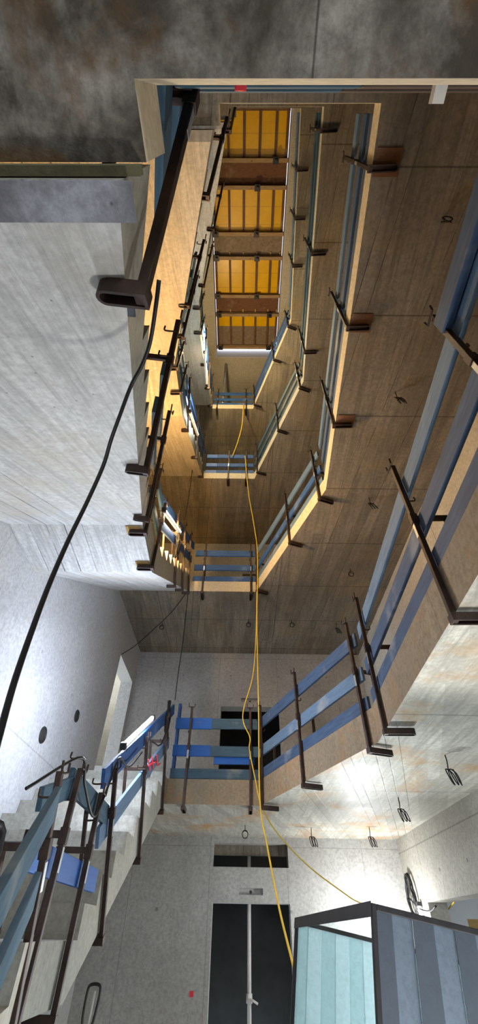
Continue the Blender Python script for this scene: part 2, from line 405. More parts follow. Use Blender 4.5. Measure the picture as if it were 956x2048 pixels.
# roof slab with its opening
RX0, RX1, RY0, RY1 = -1.10, 1.22, -.6, 6.69
m = MB()
m.box((XL, YB, ZR), (RX0, YF, ZR+.6)); m.box((RX1, YB, ZR), (XR, YF, ZR+.6)); m.box((RX0, RY1, ZR), (RX1, YF, ZR+.6)); m.box((RX0, YB, ZR), (RX1, RY0, ZR+.6))
struct(m.build('ceiling', M['roof_soffit']), 'roof slab around the formwork filled opening')
m = MB(); t_ = .03
m.box((RX0, RY0, ZR+.02), (RX0+t_, RY1, ZR+.6)); m.box((RX1-t_, RY0, ZR+.02), (RX1, RY1, ZR+.6)); m.box((RX0+t_, RY1-t_, ZR+.02), (RX1-t_, RY1, ZR+.6))
struct(m.build('trim_4', plain('mauve_grey_upstand', (.50, .46, .50), .8, var=.1)), 'mauve grey lining of the roof opening')

# ------------------------------------------------------------------ stair flights
def interp(a, b, y): t = (y-a[1])/(b[1]-a[1]); return a[0]+(b[0]-a[0])*t
LAND = {}
def flight(k, mat):                                   # from gallery k-1 to gallery k
    zt0, zt1, zs1 = ZT[k-1], ZT[k], ZS[k]
    a, b = ML[k]; xs = lambda y: XL+.004
    if k == 1: lt, ls, n1, n2, sl = 1.57, 1.30, 9, 9, .545
    else: lt = (zt0+zt1)/2; ls = ZS[k-1]+1.693; n1 = n2 = 10; sl = .606
    LAND[k] = (lt, ls, sl)
    root = empty('stair_flight', Matrix.Translation((XL+.7, .3, zt0)))
    inv = root.matrix_world.inverted()
    def run(name, prof, ex):
        L_ = [inv @ V((XL+.004, y, z)) for y, z in prof]; R_ = [inv @ V((ex(y), y, z)) for y, z in prof]
        n = len(prof); m = MB(); m.v = [tuple(x) for x in L_+R_]
        m.f = [tuple(range(n)), tuple(n+i for i in reversed(range(n)))]; m.mi = [1, 1]
        for i in range(n):
            j = (i+1) % n; m.f.append((i, n+i, n+j, j))
            dy, dz = prof[j][0]-prof[i][0], prof[j][1]-prof[i][1]
            m.mi.append(0 if (dy > 0) == True and abs(dy) > .02 and i < soff else 1)
        m.build(name, [mat, M['steps']], root)
    # lower run: soffit first (nib, slope), then back down over the steps
    r = (lt-zt0)/n1; y1 = .40; tr = ((2.5 if k == 1 else 2.98)-y1)/(n1-1)
    if k == 1: prof = [(3.085-(ls-.0)/sl, 0.0), (a[1]+.0, ls)]
    else: prof = [(.11, ZS[k-1]-.07), (.185, ZS[k-1]-.07), (a[1], ls)]
    soff = len(prof)-1
    prof.append((a[1], lt))
    if k == 1: prof.append((2.5, lt))
    for i in reversed(range(n1)):
        yy = y1+tr*i; zt_ = zt0+r*(i+1)
        if i < n1-1: prof.append((yy+tr, zt_))
        prof.append((yy, zt_)); 
    prof.append((y1, zt0)); prof.append((.11 if k > 1 else y1-.02, zt0 if k > 1 else 0.0))
    prof = [q for i, q in enumerate(prof) if i == 0 or q != prof[i-1]]
    run('lower_run', prof, lambda y: interp(NL, a, y))
    soff = 1
    run('mid_landing', [(a[1], ls), (b[1], ls), (b[1], lt), (a[1], lt)], lambda y: interp(a, b, y))
    r = (zt1-lt)/n2; y1 = b[1]+.04; tr = (6.45-y1)/(n2-1)
    ye = 6.618; ze = min(ls+sl*(ye-b[1]), zs1+.0) if k == 1 else ls+sl*(ye-b[1])
    prof = [(b[1], ls), (ye, ze), (ye, zt1)]; 
    for i in reversed(range(n2)):
        yy = y1+tr*i; zt_ = lt+r*(i+1)
        if i < n2-1: prof.append((yy+tr, zt_))
        prof.append((yy, zt_))
    prof += [(y1, lt), (b[1], lt)]
    run('upper_run', prof, lambda y: interp(b, FL, y))
    return root
names = {1: 'lowest concrete stair flight rising from the ground floor to the first gallery',
         2: 'pale concrete stair flight overhead with bluish board marked underside at left',
         3: 'concrete stair flight with warm orange lit underside, third one up',
         4: 'uppermost narrow greenish grey concrete stair flight beside the yellow formwork'}
for k in (1, 2, 3, 4):
    tag(flight(k, {1: M['steps'], 2: M['flight_pale'], 3: M['flight_warm'], 4: M['flight_pale']}[k]), names[k], 'stairs', 'stair flights of the stairwell')

m = MB().box((XL, .087, Z1-.045), (-.245, .107, Z1-.005)); struct(m.build('trim_5', M['khaki']), 'khaki filler strip in the joint before the stair flight')
m = MB().box((XL, .112, Z1-.078), (-.262, .19, Z1-.069)); struct(m.build('trim_6', M['nib']), 'rough bluish concrete nib where the flight meets the slab')
# ------------------------------------------------------------------ guard rail posts
ORD = ['first', 'second', 'third', 'fourth', 'fifth', 'sixth', 'seventh']
LEV = {1: 'first gallery', 2: 'second gallery', 3: 'third gallery', 4: 'top gallery'}
FLT = {1: 'lowest stair flight', 2: 'bluish stair flight overhead', 3: 'orange lit stair flight', 4: 'uppermost stair flight'}
def make_post(th, top, foot=.30):
    r = empty('railing_post')
    w = .0165
    MB().box((-w, .008, -.065), (w, .008+2*w, top)).build('tube', M['rust'], r, .003)
    # oval foot clamp under the slab: a stadium shaped ring with a web on top
    def stad(h, l0, l1, z):
        pts = [(h, l0, z), (h, l1, z)]
        pts += [(h*math.cos(t), l1-h*math.sin(t), z) for t in [math.pi*i/8 for i in range(1, 8)]]
        return [V(x) for x in pts+[(-h, l1, z), (-h, l0, z)]]
    o_ = stad(.028, .045, -foot, -.068); i_ = stad(.018, .035, -foot, -.068); n = len(o_); m = MB()
    vs = o_+i_+[x+V((0, 0, .036)) for x in o_+i_]; fs = []
    for i in range(n):
        j = (i+1) % n; fs += [(i, j, n+j, n+i), (2*n+i, 3*n+i, 3*n+j, 2*n+j), (i, 2*n+i, 2*n+j, j), (n+i, n+j, 3*n+j, 3*n+i)]
    m.add(vs, fs); m.prism(stad(.028, .045, -foot, -.032), (0, 0, .012))
    m.build('foot_clamp', M['rust'], r)
    m = MB(); m.box((-.013, .0, th+.40), (.013, -.20, th+.435)); m.box((-.020, .001, th+.37), (.020, .048, th+.45)); m.build('sliding_arm', M['rust'], r, .002)
    MB().box((-.013, -.20, th+.012), (.013, -.17, th+.435)).build('clamp_leg', M['rust'], r, .002)
    MB().box((-.014, .0412, th+.25), (.014, .0432, th+.36)).build('label_plate', M['steel_grey'], r)
    for h in ((.58, .80) if th < .3 else (.42, .62)):                              # rods that hold the boards
        m = MB(); m.tube(smooth_path([(.026, .03, th+h), (.026, -.045, th+h), (.026, -.05, th+h+.035)], 4), .006, 6); m.build('board_holder', M['rust'], r)
    m = MB(); m.tube([(-.05, .05, top+.035), (-.045, .05, top-.01), (.045, .05, top-.01), (.05, .05, top+.05)], .007, 6); m.build('top_hook', M['rust'], r)
    return r
POST = {}
def put_post(mat, label, cat_group, kind):
    th, top, foot = kind
    if kind not in POST:
        o = make_post(th, top, foot); POST[kind] = o
    else: o = copy_tree(POST[kind])
    o.matrix_world = mat
    tag(o, label, 'railing post', cat_group); return o

def edge_pt(A, B, t): return V((A[0]+(B[0]-A[0])*t, A[1]+(B[1]-A[1])*t, 0))
def outward(A, B):                                    # towards the void, for A->B running clockwise round the void seen from above
    d = V((B[0]-A[0], B[1]-A[1], 0)).normalized(); return V((d.y, -d.x, 0))
posts_right = {1: (.86, 1.96, 3.72), 2: (.36, 1.72, 2.97), 3: (.20, 1.76, 3.48), 4: (.92, 1.80, 2.78)}
posts_diag = {1: (.045, .48, .96), 2: (.03, .56, .94), 3: (.09, .55, .95), 4: (.06, .60, .95)}
posts_front = {1: (-.78, .14), 2: (-.80, .165), 3: (-.41, .06), 4: (-.88, .05)}
for k in (1, 2, 3, 4):
    z = ZS[k]; kind = (TH[k], TH[k]+.98, .19)
    out = outward(R1, NR)                              # right side, out = -X
    for i, y in enumerate(posts_right[k]):
        x = interp(NR, R1, y)
        put_post(frame((x, y, z), out, (0, 0, 1)), 'rusty railing post on the right side of the %s, %s from the near end' % (LEV[k], ORD[i]), 'railing posts of the %s' % LEV[k], kind)
    out = outward(FR, R1)
    for i, t in enumerate(posts_diag[k]):
        q = edge_pt(FR, R1, t)
        put_post(frame((q.x, q.y, z), out, (0, 0, 1)), 'rusty railing post on the slanting right edge of the %s, %s from the front' % (LEV[k], ORD[i]), 'railing posts of the %s' % LEV[k], kind)
    for i, x in enumerate(posts_front[k]):
        put_post(frame((x, 6.81, z), (0, -1, 0), (0, 0, 1)), 'rusty railing post on the short front edge of the %s, %s' % (LEV[k], ('at the left', 'at the right')[i]), 'railing posts of the %s' % LEV[k], kind)

# stair posts stand square to the slope of each flight
low_y = {1: (.8, 1.7, 2.79), 2: (.35, 1.58, 2.68), 3: (.57, 1.80, 2.32), 4: (.18, 1.52, 2.64)}
land_y = {1: (2.99, 3.62), 2: (3.14, 3.72), 3: (2.99, 3.42), 4: (3.20, 3.75)}
up_y = {1: (4.43, 5.45, 6.55), 2: (5.14, 5.82, 6.5), 3: (4.31, 5.47, 6.55), 4: (4.75, 5.72, 6.6)}
SL = {}
for k in (1, 2, 3, 4):
    lt, ls, sl = LAND[k]; a, b = ML[k]; kind = (.36, 1.09, .075)
    def base_low(y, a=a, ls=ls, sl=sl): return V((interp(NL, a, y), y, ls+sl*(y-a[1])))
    def base_up(y, b=b, ls=ls, sl=sl): return V((interp(b, FL, y), y, ls+sl*(y-b[1])))
    oL, oM, oU = [V((d[1], -d[0], 0)).normalized() for d in ((a[0]-NL[0], a[1]-NL[1]), (b[0]-a[0], b[1]-a[1]), (FL[0]-b[0], FL[1]-b[1]))]
    tL = V((a[0]-NL[0], a[1]-NL[1], sl*(a[1]-NL[1]))).normalized(); tU = V((FL[0]-b[0], FL[1]-b[1], sl*(FL[1]-b[1]))).normalized()
    nL = (V((0, 0, 1))-tL*tL.z).normalized(); nU = (V((0, 0, 1))-tU*tU.z).normalized()
    SL[k] = dict(bl=base_low, bu=base_up, oL=oL, oM=oM, oU=oU, tL=tL, tU=tU, nL=nL, nU=nU, a=a, b=b, ls=ls)
    G = 'railing posts of the %s' % FLT[k]
    for i, y in enumerate(low_y[k]):
        put_post(frame(base_low(y)+V((.03 if k > 1 else 0, 0, 0)), (1, 0, 0), nL if not (k == 1 and i == 2) else (0, -.3, 1)), 'rusty post on the lower run of the %s, %s from the bottom' % (FLT[k], ORD[i]), G, kind)
    for i, y in enumerate(land_y[k]):
        put_post(frame((interp(a, b, y), y, ls), oM, (0, 0, 1)), 'rusty post at the mid landing of the %s, %s' % (FLT[k], ('nearer end', 'farther end')[i]), G, (.28, 1.03, .12))
    for i, y in enumerate(up_y[k]):
        put_post(frame(base_up(y), oU, nU), 'rusty post on the upper run of the %s, %s from the landing' % (FLT[k], ORD[i]), G, kind)
for o in POST.values(): pass

# ------------------------------------------------------------------ guard boards
def board(A, B, h0, h1, upv, out, mat, label, group, inset=-.004, th=.03, name='guard_board'):
    """plank from A to B (points on the edge line), standing between heights h0..h1 along upv"""
    A, B, upv, out = V(A), V(B), V(upv).normalized(), V(out).normalized()
    L = (B-A).length; x = (B-A).normalized()
    o = MB().box((0, 0, h0), (L, th, h1)).build(name, mat, None, .003)
    y = upv.cross(x).normalized(); z = x.cross(y)
    base = A + out*inset
    if y.dot(out) > 0: base = base - y*th
    o.matrix_world = Matrix(((x.x, y.x, z.x, base.x), (x.y, y.y, z.y, base.y), (x.z, y.z, z.z, base.z), (0, 0, 0, 1)))
    tag(o, label, 'guard board', group); return o
HB = {'toe board': (.005, .13), 'middle board': (.29, .43), 'top board': (.67, .82)}
B = {}
for k in (1, 2, 3, 4):
    z = ZT[k]; G = 'guard boards of the %s' % LEV[k]
    E3 = lambda q: V((q[0], q[1], z))
    for nm, (h0, h1) in HB.items():
        mt = M['blue_teal'] if k == 1 else M['blue']
        x_ = {1: -.45 if nm[0] != 't' or nm == 'top board' else FL[0]+.03, 3: -.715}.get(k, FL[0]+.03)
        B[k, 'f', nm] = board(E3((x_, 6.81)), E3((FR[0]-.02, 6.81)), h0, h1, (0, 0, 1), (0, -1, 0), mt, '%s on the short front edge of the %s' % (nm, LEV[k]), G)
        mt = {1: {'top board': 'blue_worn', 'middle board': 'blue_light', 'toe board': 'blue_worn'}, 2: {'top board': 'blue_light', 'middle board': 'blue', 'toe board': 'blue_light'},
              3: dict.fromkeys(HB, 'blue_teal'), 4: dict.fromkeys(HB, 'blue')}[k][nm]
        B[k, 'd', nm] = board(E3(edge_pt(FR, R1, .01)), E3(edge_pt(FR, R1, .985)), h0, h1, (0, 0, 1), outward(FR, R1), M[mt], 'blue %s on the slanting right edge of the %s' % (nm, LEV[k]), G)
        mt = {'top board': 'blue_light', 'middle board': 'blue_worn', 'toe board': 'blue_worn'}[nm]
        if k == 3: mt = 'blue_teal'
        B[k, 'r', nm] = board(E3(edge_pt(R1, NR, .02)), E3(edge_pt(R1, NR, .985)), h0, h1, (0, 0, 1), outward(R1, NR), M[mt], 'blue %s along the right side of the %s' % (nm, LEV[k]), G)
        B[k, 'n', nm] = board(E3((.36, -.05)), E3((NR[0]-.01, -.05)), h0, h1, (0, 0, 1), (0, 1, 0), M['wood_brown'], 'brown %s on the right of the near edge of the %s' % (nm, LEV[k]), G)
        B[k, 'm', nm] = board(E3((NL[0]+.01, -.05)), E3((.355, -.05)), h0, h1, (0, 0, 1), (0, 1, 0), M['blue_teal'], 'dark teal %s on the left of the near edge of the %s' % (nm, LEV[k]), G)
    s = SL[k]; G = 'guard boards of the %s' % FLT[k]
    for nm, h in (('middle board', .60), ('top board', .93)):
        for (ya, yb, wh) in ([(.5, s['a'][1]-.3, '')] if k == 1 else [(1.95, s['a'][1]-.05, 'upper half of the ')] + ([(.12, .62, 'foot of the ')] if k == 2 else [])):
            board(s['bl'](ya), s['bl'](yb), h, h+.14, s['nL'], s['oL'], M['blue_teal'], 'weathered %s on the %slower run of %s' % (nm, wh, FLT[k]), G)
        a3 = s['bu'](s['b'][1]+(.40 if k == 1 else .3)); b3 = s['bu'](7.25 if nm[0] == 't' else 6.95)
        if k == 1 and nm[0] == 't': h += .06
        B[k, 'u', nm] = board(a3, b3, h, h+.14, s['nU'], s['oU'], M['blue_light'] if (k == 1 and nm[0] == 'm') else M['blue'], 'blue %s along the upper run of the %s' % (nm, FLT[k]), G)
    for nm, h in (('middle board', .51), ('top board', .90)):
        lo_, hi_ = (s['a'][1]-(.45 if nm[0] == 'm' else .1), s['b'][1]+.25) if k == 1 else (s['a'][1], s['b'][1]+.1)
        a3 = V((s['a'][0], lo_, s['ls'])); b3 = V((s['b'][0], hi_, s['ls']))
        board(a3, b3, h, h+.13, (0, 0, 1), s['oM'], M['blue_bright'] if (k == 1 and nm[0] == 'm') else M['blue_teal'], '%s %s at the mid landing of the %s' % ('bright blue' if (k == 1 and nm[0] == 'm') else 'teal', nm, FLT[k]), G)
s = SL[1]
pa, pb = on((153, 1592), 0, -1.035), on((82, 1624), 0, -1.035)
board(pb, pa, 0, .11, (0, 0, 1), (1, 0, 0), M['blue_teal'], 'short teal board linking the near landing posts of the lowest flight', 'guard boards of the %s' % FLT[1])
# short bright blue boards lapped over the left half of the front edge of the first gallery
for nm, (h0, h1) in (('top', (.665, .825)), ('middle', (.29, .44))):
    board((FL[0]+.03, 6.81, ZT[1]), (-.455, 6.81, ZT[1]), h0, h1, (0, 0, 1), (0, -1, 0), M['blue_bright'], 'bright blue %s lap board at the left of the first gallery front edge' % nm, 'bright blue lap boards')
board((-.40, 6.815, ZT[1]), (.2, 6.815, ZT[1]), .20, .30, (0, 0, 1), (0, -1, 0), M['blue_bright'], 'blue board hung just below the middle board before the dark lift opening', 'bright blue lap boards', inset=-.034)
for nm, (h0, h1) in HB.items():
    board((FL[0]+.03, 6.81, ZT[3]), (-.72, 6.81, ZT[3]), h0, h1, (0, 0, 1), (0, -1, 0), M['blue_bright'], 'bright blue %s end piece at the left of the third gallery front edge' % nm, 'bright blue lap boards')
# upright blue board at the head of the lowest flight
o = MB().box((-.02, -.06, 0), (.02, .06, 1.05)).build('corner_board', M['blue'], None, .003)
o.location = (FL[0]+.06, 6.90, ZT[1]); tag(o, 'upright blue corner board at the head of the lowest stair flight', 'guard board')
# red spray marks and the paper label
def mark(parent, pts, r): MB().tube(pts, r, 5).build('red_mark', M['red_paint'], parent)
p_ = B[1, 'u', 'middle board']; pm = p_.matrix_world.inverted()
for st in (((297, 1519), (299, 1541)), ((304, 1514), (306, 1537)), ((297, 1531), (306, 1526)), ((308, 1525), (312, 1523)), ((313, 1510), (315, 1531)), ((315, 1531), (320, 1527))):
    MB().tube([pm @ on(q, 0, -1.043) for q in st], .009, 6).build('red_stroke', M['red_paint'], p_)
LABEL_X = .525
p_ = B[1, 'm', 'toe board']
pm = p_.matrix_world.inverted()
m = MB()
for (x, z) in ((.215, .06), (.225, .09), (.22, .03)):
    q = pm @ V((-.05+x-.19, -.0465, ZT[1]+z)); m.box(q-V((.011, .006, .012)), q+V((.011, .006, .012)))
m.build('red_mark', M['red_paint'], p_)
pn = B[1, 'n', 'toe board']; pm = pn.matrix_world.inverted()
q = pm @ V((LABEL_X, -.05, ZT[1]+.07))
lb = MB().box(q-V((.016, .0345, .016)), q+V((.016, .0345, .016))).build('paper_label', M['label_white'], pn)
m = MB()
for i in range(3): m.box(q+V((-.012, -.0348, .008-.006*i)), q+V((.010, .0348, .0095-.006*i)))
m.box(q+V((-.011, -.0349, -.013)), q+V((-.003, .0349, -.008)))
m.build('printed_lines', M['ink'], lb)

# ------------------------------------------------------------------ yellow formwork closing the roof opening
ZF = ZR+.56
FX0, FX1 = RX0+.04, RX1-.04
rows = [(-.02, .98), (1.66, 2.78), (3.50, 4.62), (5.28, 6.40)]
ribx = [-1.0, -.54, -.09, .355, .81, 1.12]
ROW = ['nearest to the photographer', 'second from the near end', 'third from the near end', 'farthest, half covered by speckled plywood']
for i, (y0, y1) in enumerate(rows):
    r = empty('formwork_panel', Matrix.Translation((0, y0, ZF)))
    ys = y1-y0 if i < 3 else .44
    MB().box((FX0, 0, 0), (FX1, ys, .021)).build('yellow_sheet', M['yellow_sheet'], r)
    if i == 3: MB().box((FX0, ys, 0), (FX1, y1-y0, .021)).build('speckled_sheet', M['ply_grey'], r)
    for x in ribx[(1 if i == 0 else 0):]:
        m = MB(); m.box((x-.024, -.03, -.07), (x+.024, y1-y0+.03, 0)); m.box((x-.034, -.03, -.08), (x+.034, y1-y0+.03, -.062)); m.build('rib', M['rib'], r)
    MB().box((FX0, -.05, -.05), (FX1, 0, .02)).build('edge_rail', M['rib'], r); MB().box((FX0, y1-y0, -.05), (FX1, y1-y0+.05, .02)).build('edge_rail', M['rib'], r)
    tag(r, 'yellow ribbed formwork panel in the roof opening, %s' % ROW[i], 'formwork panel', 'formwork panels of the roof opening')
for i in range(3):
    y0, y1 = rows[i][1]+.05, rows[i+1][0]-.05
    r = empty('infill_board', Matrix.Translation((0, y0, ZF)))
    MB().box((FX0, 0, 0), (FX1, y1-y0, .021)).build('sheet', M['ply_brown'] if i != 1 else M['ply_grey'], r)
    for x in ribx:
        MB().box((x-.02, y1-y0-.12, -.05), (x+.02, y1-y0, 0)).build('end_block', M['wood_raw'] if i else M['rib'], r)
    tag(r, '%s plywood strip between yellow formwork panels, %s' % (('reddish brown', 'pale pinkish grey', 'reddish brown')[i], ('nearest', 'middle one', 'farthest')[i]), 'plywood board', 'plywood strips of the roof formwork')
by = [-.16, 1.01, 1.63, 2.80, 3.47, 4.63, 5.25, 6.43]
zb_ = ZF-.09
for i, y in enumerate(by):
    r = empty('formwork_beam', Matrix.Translation((0, y, zb_)))
    MB().box((FX0, -.05, -.16), (FX1, .05, -.12)).build('lower_flange', M['beam'], r, .004)
    MB().box((FX0, -.05, -.04), (FX1, .05, 0)).build('upper_flange', M['beam'], r, .004)
    MB().box((FX0, -.017, -.12), (FX1, .017, -.04)).build('web', M['wood_brown'], r)
    tag(r, 'timber beam crossing under the yellow formwork, %s from the near end' % (ORD+['eighth'])[i], 'timber beam', 'timber beams of the roof formwork')
clamps = [(554, 207, 0), (552, 318, 1), (515, 374, 2), (428, 466, 3), (513, 465, 3), (431, 514, 4), (514, 514, 4), (436, 592, 5), (513.5, 591, 5), (438, 628, 6), (539, 627, 6), (441, 693, 7), (537, 692, 7)]
proto = None
for px, py, bi in clamps:
    q = on((px, py), 2, zb_-.2)
    if proto is None:
        r = empty('beam_clamp')
        MB().box((-.085, -.085, -.014), (.085, .085, 0)).build('head_plate', M['steel_dark'], r, .004)
        for sx in (-1, 1):
            MB().box((sx*.075-.014, -.075, 0), (sx*.075+.014, .075, .13)).build('jaw', M['steel_dark'], r, .004)
        m = MB(); m.tube([(0, 0, -.13), (0, 0, -.014)], .034, 10); m.build('spigot', M['steel_dark'], r)
        MB().box((-.05, -.05, -.05), (.05, .05, -.03)).build('nut', M['steel_dark'], r, .004)
        proto = r
    else: r = copy_tree(proto)
    x = max(FX0+.09, min(FX1-.09, q.x))
    r.location = (x, by[bi], zb_-.16)
    tag(r, 'dark steel clamp under the %s roof formwork beam from the near end, %s' % ((ORD+['eighth'])[bi], 'left one' if q.x < -.3 else 'right one'), 'clamp', 'clamps of the roof formwork')

# ------------------------------------------------------------------ tube lamps tied to the stair rails
def tube_lamp(A, B_, col, strength, label):
    A, B_ = V(A), V(B_); x = (B_-A).normalized(); L = (B_-A).length
    y = V((0, 0, 1)).cross(x).normalized(); z = x.cross(y)
    r = empty('tube_lamp', Matrix(((x.x, y.x, z.x, A.x), (x.y, y.y, z.y, A.y), (x.z, y.z, z.z, A.z), (0, 0, 0, 1))))
    MB().tube([(.06, 0, .012), (L-.06, 0, .012)], .020, 12).build('light_tube', glow('lit_tube', col, strength), r, 0, True)
    MB().box((.03, -.02, -.022), (L-.03, .02, -.004)).build('housing', M['white_plastic'], r, .004)
    for a in (0, L-.06): MB().box((a, -.026, -.024), (a+.06, .026, .036)).build('end_cap', M['steel_dark'], r, .006)
    return tag(r, label, 'lamp', 'tube lamps tied to the stair rails')
def on_rail(k, y, h, side=0.0): s = SL[k]; return s['bu'](y) + s['nU']*h + s['oU']*side
COOL, WARM, SOFT = (.74, .83, 1.0), (1.0, .60, .22), (.97, 1.0, .86)
LP = {}
for k, (pa, pb, x, col, st, lab) in {1: ((245, 1495), (306, 1436), -1.07, COOL, 26, 'lit white tube lamp on the blue rail of the lowest stair flight'),
        2: ((327, 1020), (361, 1067), -.97, (1, .80, .55), 34, 'lit warm white tube lamp on the rail of the bluish stair flight overhead'),
        3: ((379, 822), (396, 872), -.99, (.9, .97, 1), 12, 'lit tube lamp on the rail of the orange lit stair flight'),
        4: ((408, 702), (413, 772), -1.0, (1, .80, .55), 12, 'lit tube lamp on the rail of the uppermost stair flight')}.items():
    A_, B__ = on(pa, 0, x), on(pb, 0, x); LP[k] = (A_+B__)/2
    tube_lamp(A_, B__, col, st, lab)
# lamp hanging on the right wall behind the glazed box
r = empty('wall_lamp', Matrix.Translation((XR-.05, 8.72, 1.55)))
MB().tube([(0, 0, .05), (0, 0, .42)], .022, 12).build('light_tube', glow('lit_wall_tube', (.95, .98, 1), 60), r, 0, True)
MB().box((.022, -.02, .02), (.045, .02, .45)).build('housing', M['white_plastic'], r, .004)
for a in (0, .42): MB().box((-.028, -.028, a), (.05, .028, a+.05)).build('end_cap', M['steel_dark'], r, .006)
tag(r, 'bright upright tube lamp on the right wall under the cable coil', 'lamp')

# ------------------------------------------------------------------ cables
def cable(pts, r, mat, label, n=8, name='cable'):
    return tag(MB().tube(smooth_path(pts, n), r, 8).build(name, mat, None, 0, True), label, 'cable')
K = []
for (px, d) in (((306, 575), 2.05), ((318, 520), 2.12)): pass
pts = [at((318, 560), 1.36), at((312, 610), 1.36), at((300, 685), 1.40), at((284, 730), 1.43), at((262, 772), 1.46), at((240, 830), 1.46), at((222, 880), 1.44), at((207, 930), 1.40), at((176, 1000), 1.32), at((137, 1080), 1.22), at((100, 1165), 1.12), at((66, 1255), 1.02), at((30, 1360), .93), at((2, 1460), .86), at((-40, 1620), .82), at((-90, 1900), .85)]
pts += [V((-.44, .36, .5)), V((-.40, .28, .012))]
cable(pts, .0062, M['cable_black'], 'thick black cable hanging from the overhead stair flight past the left wall')
yf = 6.72
cable([on((490, 912), 1, yf+.03), on((497, 985), 1, yf), on((508, 1050), 1, yf), on((515, 1110), 1, yf-.02), on((514, 1250), 1, yf-.04), on((517, 1400), 1, yf-.04), on((520, 1600), 1, yf-.06), on((534, 1690), 1, 6.5), on((558, 1815), 1, 6.0), on((587, 1935), 1, 5.5), on((610, 2040), 1, 5.1), V((.85, 4.9, .5)), V((.95, 4.9, .012))], .0105, M['cable_yellow'], 'yellow cable hanging from the third gallery straight down behind the glazed box')
cable([on((514, 1170), 1, yf-.02), on((512, 1270), 1, 6.74), on((506, 1350), 1, 6.75), on((488, 1415), 1, 6.74), on((487, 1445), 1, 6.73), on((500, 1475), 1, 6.73), on((499, 1500), 1, 6.73), on((511, 1560), 1, 6.72), on((523, 1612), 1, 6.70), on((556, 1668), 1, 7.0), on((620, 1735), 1, 7.5), on((700, 1795), 1, 8.0), on((760, 1840), 1, 8.3), V((2.2, 8.4, .9)), V((2.3, 8.4, .012))], .0085, M['cable_yellow'], 'thinner yellow cable looping over the first gallery rail towards the right wall')
cable([on((487, 808), 1, 6.77), on((484, 850), 1, 6.75), on((475, 885), 1, 6.75), on((465, 912), 1, 6.77)], .012, M['cable_yellow'], 'short yellow cable between the top and the third gallery')
cable([on((909, 1803), 0, 3.12), on((893, 1822), 0, 3.12), on((870, 1838), 0, 3.12), V((3.14, 8.95, 1.6)), V((3.15, 8.9, .9)), V((3.15, 8.9, .012))], .010, M['cable_yellow'], 'yellow cable drooping in the wide opening on the right')
cable([on((378, 1178), 1, 6.74), on((345, 1222), 1, 7.2), on((310, 1256), 1, 7.7), on((272, 1290), 1, 8.0), on((243, 1309), 0, XL+.012)], .008, M['cable_black'], 'thin black cable slung from the second gallery corner to the left doorway')
cable([on((377, 1178), 1, 6.74), on((371, 1235), 1, 6.74), on((365, 1290), 1, 6.74), on((356, 1350), 1, 6.75), on((350, 1400), 1, 6.78)], .007, M['cable_black'], 'thin black cable hanging straight between first and second gallery corners')
cable([on((388, 905), 1, 6.3), on((382, 960), 1, 6.2), on((374, 1015), 1, 6.1), on((369, 1040), 1, 6.1)], .008, M['cable_black'], 'thin cable lit warm hanging beside the second gallery lamp')
def coil(c, ax_u, ax_v, ru, rv, turns, r, label, tail=()):
    pts = []
    rnd = random.Random(3); nn = V(ax_u).cross(V(ax_v)).normalized()
    for i in range(turns*14+1):
        t = 2*math.pi*i/14; w = .85+.3*rnd.random()
        pts.append(V(c)+V(ax_u)*(ru*w*math.cos(t))+V(ax_v)*(rv*w*math.sin(t))+nn*(.03*(i/(turns*14)-.5)+.012*math.sin(i*1.7)))
    pts += [V(q) for q in tail]
    return tag(MB().tube(smooth_path(pts, 3), r, 6).build('cable_coil', M['cable_black'], None, 0, True), label, 'cable coil')
c1 = on((335, 1442), 0, -1.04)
coil(c1, (0, 1, .3), (0, -.2, 1), .09, .24, 5, .008, 'black cable coil hung at the head of the lowest stair rail', [on_rail(1, 6.1, .85, .05), on_rail(1, 5.6, 1.0, .05)])
c2 = on((357, 1082), 0, -.98)
coil(c2, (0, 1, .3), (0, -.2, 1), .09, .26, 4, .009, 'cable coil hung on the second gallery rail by the lit lamp')
cw = on((823, 1795), 0, XR-.06)
coil(cw, (0, 1, 0), (0, 0, 1), .16, .26, 6, .011, 'black cable coil hung on the right wall above the bright lamp', [on((840, 1818), 0, XR-.06), on((860, 1822), 0, XR-.05), on((872, 1812), 0, XR-.05)])
# cable draped over the landing rail
s = SL[1]
q1 = V((s['a'][0]+.05, 2.97, 2.36)); q2 = V((s['b'][0]+.05, 3.85, 2.62))
cable([q1+V((-.1, -.5, -.25)), q1+V((0, -.1, .0)), q1+V((.0, .1, -.1)), (q1+q2)/2+V((0, .05, -.33)), q2+V((0, -.15, -.22)), q2, on_rail(1, 4.75, 1.0, .04), on_rail(1, 5.2, 1.0, .04)], .009, M['cable_black'], 'dark cable draped along the landing rail of the lowest stair flight')

